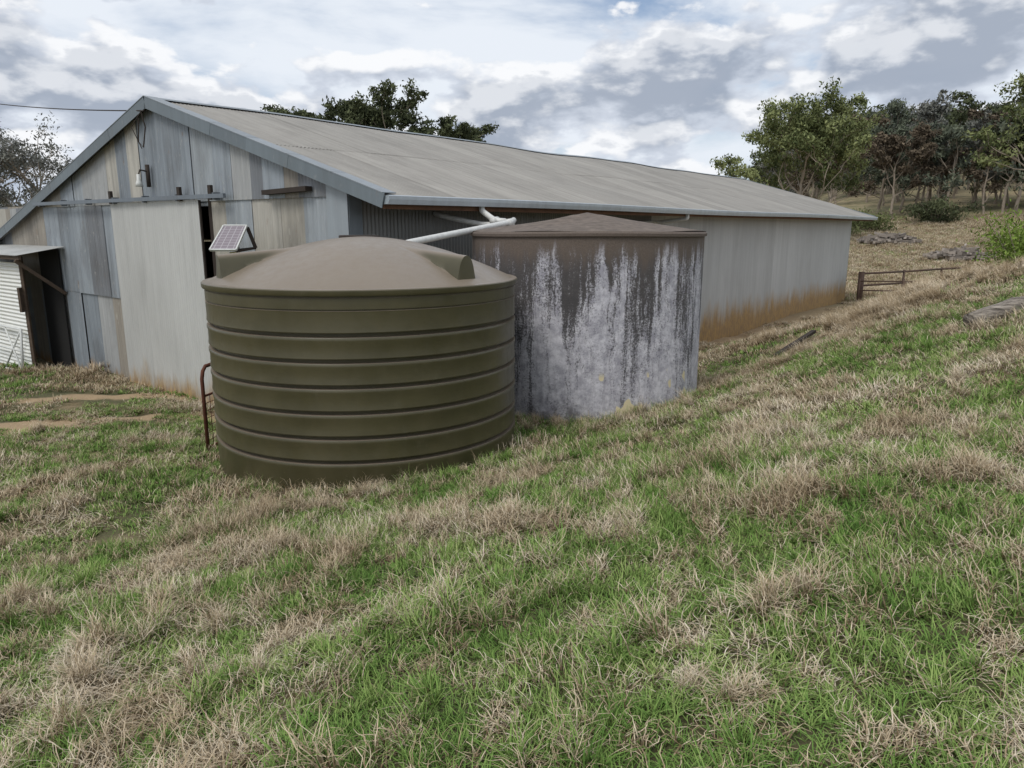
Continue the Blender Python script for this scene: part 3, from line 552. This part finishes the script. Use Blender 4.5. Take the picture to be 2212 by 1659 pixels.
def treemesh(Ht,Wd,seed,nlimb=7,leaf=.28,nl=130,base=.3,cl=.8,tw=.017,sides=5,upk=1.1,dens=1.):
    r=random.Random(seed);nr=np.random.default_rng(seed);mb=MB();ends=[]
    def branch(p,d,l,rad,lev):
        pts=[p.copy()];rd=[rad];q=p.copy();dd=d.copy();k=5
        for i in range(k):
            dd=(dd+Vector((r.gauss(0,.2),r.gauss(0,.2),r.gauss(0,.1)+.05))).normalized();q=q+dd*l/k;pts.append(q.copy());rd.append(rad*(1-.65*(i+1)/k))
        mb.tube(pts,rd,sides,mi=0,cap=False)
        if lev>=2: ends.append(pts[-1]);ends.append(pts[3]);return
        for j in range(4 if lev==0 else 3):
            a=r.uniform(0,6.28);t=r.choice([2,3,4,5]);nd=(dd+Vector((math.cos(a),math.sin(a),r.uniform(-.3,.5)))*r.uniform(.7,1.1)).normalized();branch(pts[t],nd,l*r.uniform(.42,.65),rad*.5,lev+1)
        ends.append(pts[-1])
    tr_=[Vector((0,0,-.3))];rd=[Ht*tw*1.3];q=Vector((0,0,0))
    for i in range(8):
        tr_.append(q.copy());rd.append(Ht*tw*(1-.08*i));q=q+Vector((r.gauss(0,.02)*Ht*.5,r.gauss(0,.02)*Ht*.5,Ht*.085))
    mb.tube(tr_,rd,9,mi=0,cap=False)
    for i in range(nlimb):
        a=i*2.4+r.uniform(-.4,.4);t=base+ (1-base)*.75*(i/nlimb);k=min(8,int(t/.68*8)+1);p=tr_[k];up=r.uniform(.35,.9)+upk*(i/nlimb)
        branch(p,Vector((math.cos(a),math.sin(a),up)).normalized(),Wd*.42*r.uniform(.85,1.1)*(1-.25*i/nlimb),Ht*tw*.42,0)
    for e in ends:
        if r.random()>dens: continue
        k=r.uniform(.1,.9);rad=cl*Wd*.085*r.uniform(.5,1.25);N=int(nl*r.uniform(.5,1.2))
        v=nr.normal(0,1,(N,3));v/=np.linalg.norm(v,axis=1)[:,None];v*=(nr.random(N)[:,None]**.5)*rad*np.array([1.2,1.2,.8]);c=v+np.array(e)
        n1=nr.normal(0,1,(N,3));n1[:,2]-=.5;n1/=np.linalg.norm(n1,axis=1)[:,None];n2=np.cross(n1,nr.normal(0,1,(N,3)));n2/=np.linalg.norm(n2,axis=1)[:,None]
        s_=leaf*nr.uniform(.5,1.2,(N,1));P=np.stack([c-n1*s_*.5,c+n2*s_*.2,c+n1*s_*.5,c-n2*s_*.2],1).reshape(-1,3)
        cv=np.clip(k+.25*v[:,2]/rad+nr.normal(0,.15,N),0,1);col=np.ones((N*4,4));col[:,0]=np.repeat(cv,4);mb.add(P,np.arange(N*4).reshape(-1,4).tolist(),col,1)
    return mb
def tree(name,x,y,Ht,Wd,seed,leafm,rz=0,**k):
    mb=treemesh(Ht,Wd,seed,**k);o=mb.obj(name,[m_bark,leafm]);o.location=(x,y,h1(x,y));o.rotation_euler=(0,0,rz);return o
tree('eucalyptus_tree',23.3,61,10.0,13.2,42,lf_g,nlimb=14,nl=85,leaf=.32,base=.24,cl=.66,upk=1.0)
tree('eucalyptus_tree.001',37.5,74,8.6,8,12,lf_r,nlimb=8,leaf=.36,nl=45,cl=.7)
tree('eucalyptus_tree.002',32.2,76,7.6,7,13,lf_r,nlimb=7,leaf=.36,nl=45,cl=.7)
tree('eucalyptus_tree.003',36.6,50,13.6,10.5,14,lf_g,nlimb=11,leaf=.32,nl=55,cl=.7)
tree('eucalyptus_tree.004',47,72,8.4,8,15,lf_d,nlimb=8,leaf=.36,nl=50,cl=.7)
tree('eucalyptus_tree.014',42,78,7.5,7,25,lf_gr,nlimb=8,leaf=.36,nl=40,cl=.7)
tree('eucalyptus_tree.005',-7.6,49,12.8,8,16,lf_d,nlimb=10,leaf=.3,nl=80,cl=.75)
tree('eucalyptus_tree.006',-3.6,50,12.3,6,18,lf_d,nlimb=8,leaf=.3,nl=70,cl=.8)
tree('eucalyptus_tree.007',-12.9,48,12.9,5.5,17,lf_d,nlimb=7,leaf=.3,nl=65,cl=.8)
tree('eucalyptus_tree.011',-10.6,49.5,13.4,6,22,lf_d,nlimb=8,leaf=.3,nl=70,cl=.8)
tree('eucalyptus_tree.008',-25.5,41,8.6,7,19,lf_gr,nlimb=9,leaf=.2,nl=30,cl=.9)
tree('eucalyptus_tree.009',-30,43,8.8,7,20,lf_gr,nlimb=9,leaf=.2,nl=30,cl=.9)
tree('eucalyptus_tree.010',-23,46,7.8,6,21,lf_gr,nlimb=8,leaf=.2,nl=30)
tree('eucalyptus_tree.012',-28,38,7.2,6,23,lf_gr,nlimb=8,leaf=.2,nl=30)
tree('eucalyptus_tree.013',-22.5,39,6.6,5,24,lf_gr,nlimb=8,leaf=.2,nl=30)
fo=empty('distant_forest');base=[]
for i,(lm_,sd) in enumerate(((lf_h,31),(lf_r,32),(lf_gr,33),(lf_h,35),(lf_d,36))):
    mb=treemesh(12,8.0,sd,nlimb=6,leaf=.58,nl=17,base=.25,cl=1.1,sides=4,dens=.85);me_o=mb.obj('forest_tree',[m_bark,lm_],fo);base.append(me_o.data);x,y=(70+i*8,100+i*5);me_o.location=(x,y,h1(x,y))
FX=[];FS=[]
for i in range(520):
    rr=math.sqrt(random.uniform(84**2,240**2));a=math.radians(random.uniform(18,43));x=rr*math.sin(a);y=rr*math.cos(a)
    if rr<98 and a<math.radians(29): continue
    if rr<105 and random.random()<.4: continue
    FX.append((x,y));FS.append(random.uniform(.5,.95))
for i in range(34):
    a=math.radians(random.uniform(26,42));rr=random.uniform(84,100);FX.append((rr*math.sin(a),rr*math.cos(a)));FS.append(random.uniform(.45,.75))
for i in range(60): FX.append((random.uniform(-90,20),random.uniform(95,120)));FS.append(.58)
fx=np.array(FX);fz=H(fx[:,0],fx[:,1])
for (x,y),z,s_ in zip(FX,fz,FS):
    o=bpy.data.objects.new('forest_tree',random.choice(base));S.collection.objects.link(o);o.parent=fo;o.scale=(s_*1.05,s_*1.05,s_*random.uniform(.9,1.25));o.rotation_euler=(0,0,random.uniform(0,6.28));o.location=(x,y,float(z)-.3)
def shrub(name,x,y,w_,h_,seed,leafm,leaf=.2,N=3500):
    nr=np.random.default_rng(seed);mb=MB()
    for i in range(9): a=i*.7;mb.tube([(0,0,-.1),(math.cos(a)*w_*.15,math.sin(a)*w_*.15,h_*.4),(math.cos(a)*w_*.35,math.sin(a)*w_*.35,h_*.75)],[.05,.03,.01],5,mi=0)
    K=22;cc=np.stack([nr.normal(0,w_*.24,K),nr.normal(0,w_*.24,K),np.abs(nr.normal(h_*.45,h_*.2,K))],-1)
    for q in cc:
        n_=N//K;v=nr.normal(0,1,(n_,3))*np.array([w_*.11,w_*.11,h_*.13]);c=v+q;c[:,2]=np.abs(c[:,2]);n1=nr.normal(0,1,(n_,3));n1[:,2]+=.8;n1/=np.linalg.norm(n1,axis=1)[:,None];n2=np.cross(n1,nr.normal(0,1,(n_,3)));n2/=np.linalg.norm(n2,axis=1)[:,None]
        s_=leaf*nr.uniform(.5,1.3,(n_,1));P=np.stack([c-n1*s_*.5,c+n2*s_*.15,c+n1*s_*.5,c-n2*s_*.15],1).reshape(-1,3);col=np.ones((n_*4,4));col[:,0]=np.repeat(np.clip(nr.uniform(.1,.9)+nr.normal(0,.15,n_),0,1),4);mb.add(P,np.arange(n_*4).reshape(-1,4).tolist(),col,1)
    o=mb.obj(name,[m_bark,leafm]);o.location=(x,y,h1(x,y));return o
shrub('green_shrub',24.0,34.5,5.0,4.6,1,lf_b,.22,8000);shrub('green_shrub.001',32.5,69,5,1.7,2,lf_g,.3);shrub('green_shrub.002',39.5,70,4,2.4,3,lf_d,.35);shrub('green_shrub.003',28.5,66,3,1.2,4,lf_g,.3,2000)
tick('forest')
# ------------------------------------------------------------------ world
wd=bpy.data.worlds.new('World');S.world=wd;wd.use_nodes=True;nt=NT(wd.node_tree);bg=nt.N['Background']
EL,AZ=math.radians(52),math.radians(215)
sky=nt.new('ShaderNodeTexSky');sky.sky_type='NISHITA';sky.sun_disc=False;sky.sun_elevation=EL;sky.sun_rotation=AZ
g=nt.new('ShaderNodeTexCoord').outputs['Generated'];zc=nt.sep(g)[2]
skc=nt.mix(1,sky.outputs[0],(.10,.10,.10,1),'MULTIPLY')
q=nt.vmath('MULTIPLY',g,(1,1,2.1))
hi=nt.noise(nt.vmath('MULTIPLY',g,(1,1,2.8)),3.0,7,.55,.3)
blue=nt.mix(nt.mr(zc,0,.35),(.40,.52,.70,1),(.32,.44,.66,1))
base=nt.mix(nt.mr(hi,.28,.54),nt.mix(.4,skc,blue),(.78,.83,.90,1))
n_a=nt.noise(q,7.5,8,.52,.05);n_b=nt.noise(nt.vmath('ADD',q,(0,0,.045)),7.5,6,.47,.05);bigc=nt.noise(nt.vmath('ADD',q,(3,1,0)),2.4,2,.5)
dens=nt.math('ADD',n_a,nt.math('MULTIPLY',nt.math('SUBTRACT',bigc,.5),.35))
def blob(d,r,amt,zs=2.1):
    dd=nt.vmath('SUBTRACT',q,(d[0],d[1],d[2]*zs));return nt.mr(nt.vmath('LENGTH',dd),0,r,amt,0)
for d_,r_,a_ in(((.142,.98,.172),.26,.13),((-.5,.845,.19),.40,.13),((.459,.869,.20),.34,.13),((-.278,.936,.22),.28,-.12),((.30,.94,.25),.16,-.08),((-.02,.99,.10),.26,.07),((.05,.96,.26),.22,-.07)):
    dens=nt.math('ADD',dens,blob(d_,r_,a_))
mask=nt.mr(dens,.485,.545);edge=nt.math('SUBTRACT',n_a,n_b);lit=nt.mr(edge,-.03,.09)
thick=nt.mr(dens,.52,.66)
cb=nt.mix(thick,(.60,.65,.74,1),(.31,.36,.45,1));cc=nt.mix(lit,cb,(.92,.93,.95,1))
cc=nt.mix(nt.mr(thick,.6,1,0,.4),cc,(.37,.42,.51,1))
fin=nt.mix(nt.math('MULTIPLY',mask,.92),base,cc)
haze=nt.mr(zc,-.02,.09,.55,0);fin=nt.mix(haze,fin,(.36,.46,.62,1))
nt.put(bg.inputs[0],fin);bg.inputs[1].default_value=1.05
sl=bpy.data.lights.new('sun','SUN');sl.energy=1.7;sl.angle=math.radians(24);sl.color=(1,.97,.92);so=bpy.data.objects.new('sun',sl);S.collection.objects.link(so)
dv=Vector((math.sin(AZ)*math.cos(EL),math.cos(AZ)*math.cos(EL),math.sin(EL)));so.rotation_euler=dv.to_track_quat('Z','Y').to_euler()
cd=bpy.data.cameras.new('camera');cd.lens=25.71;cd.sensor_width=36;cd.clip_end=5000;cd.clip_start=.05
co=bpy.data.objects.new('camera',cd);co.location=(0,0,0);co.rotation_euler=(math.radians(90-12.14),0,0);S.collection.objects.link(co);S.camera=co
tick('done')
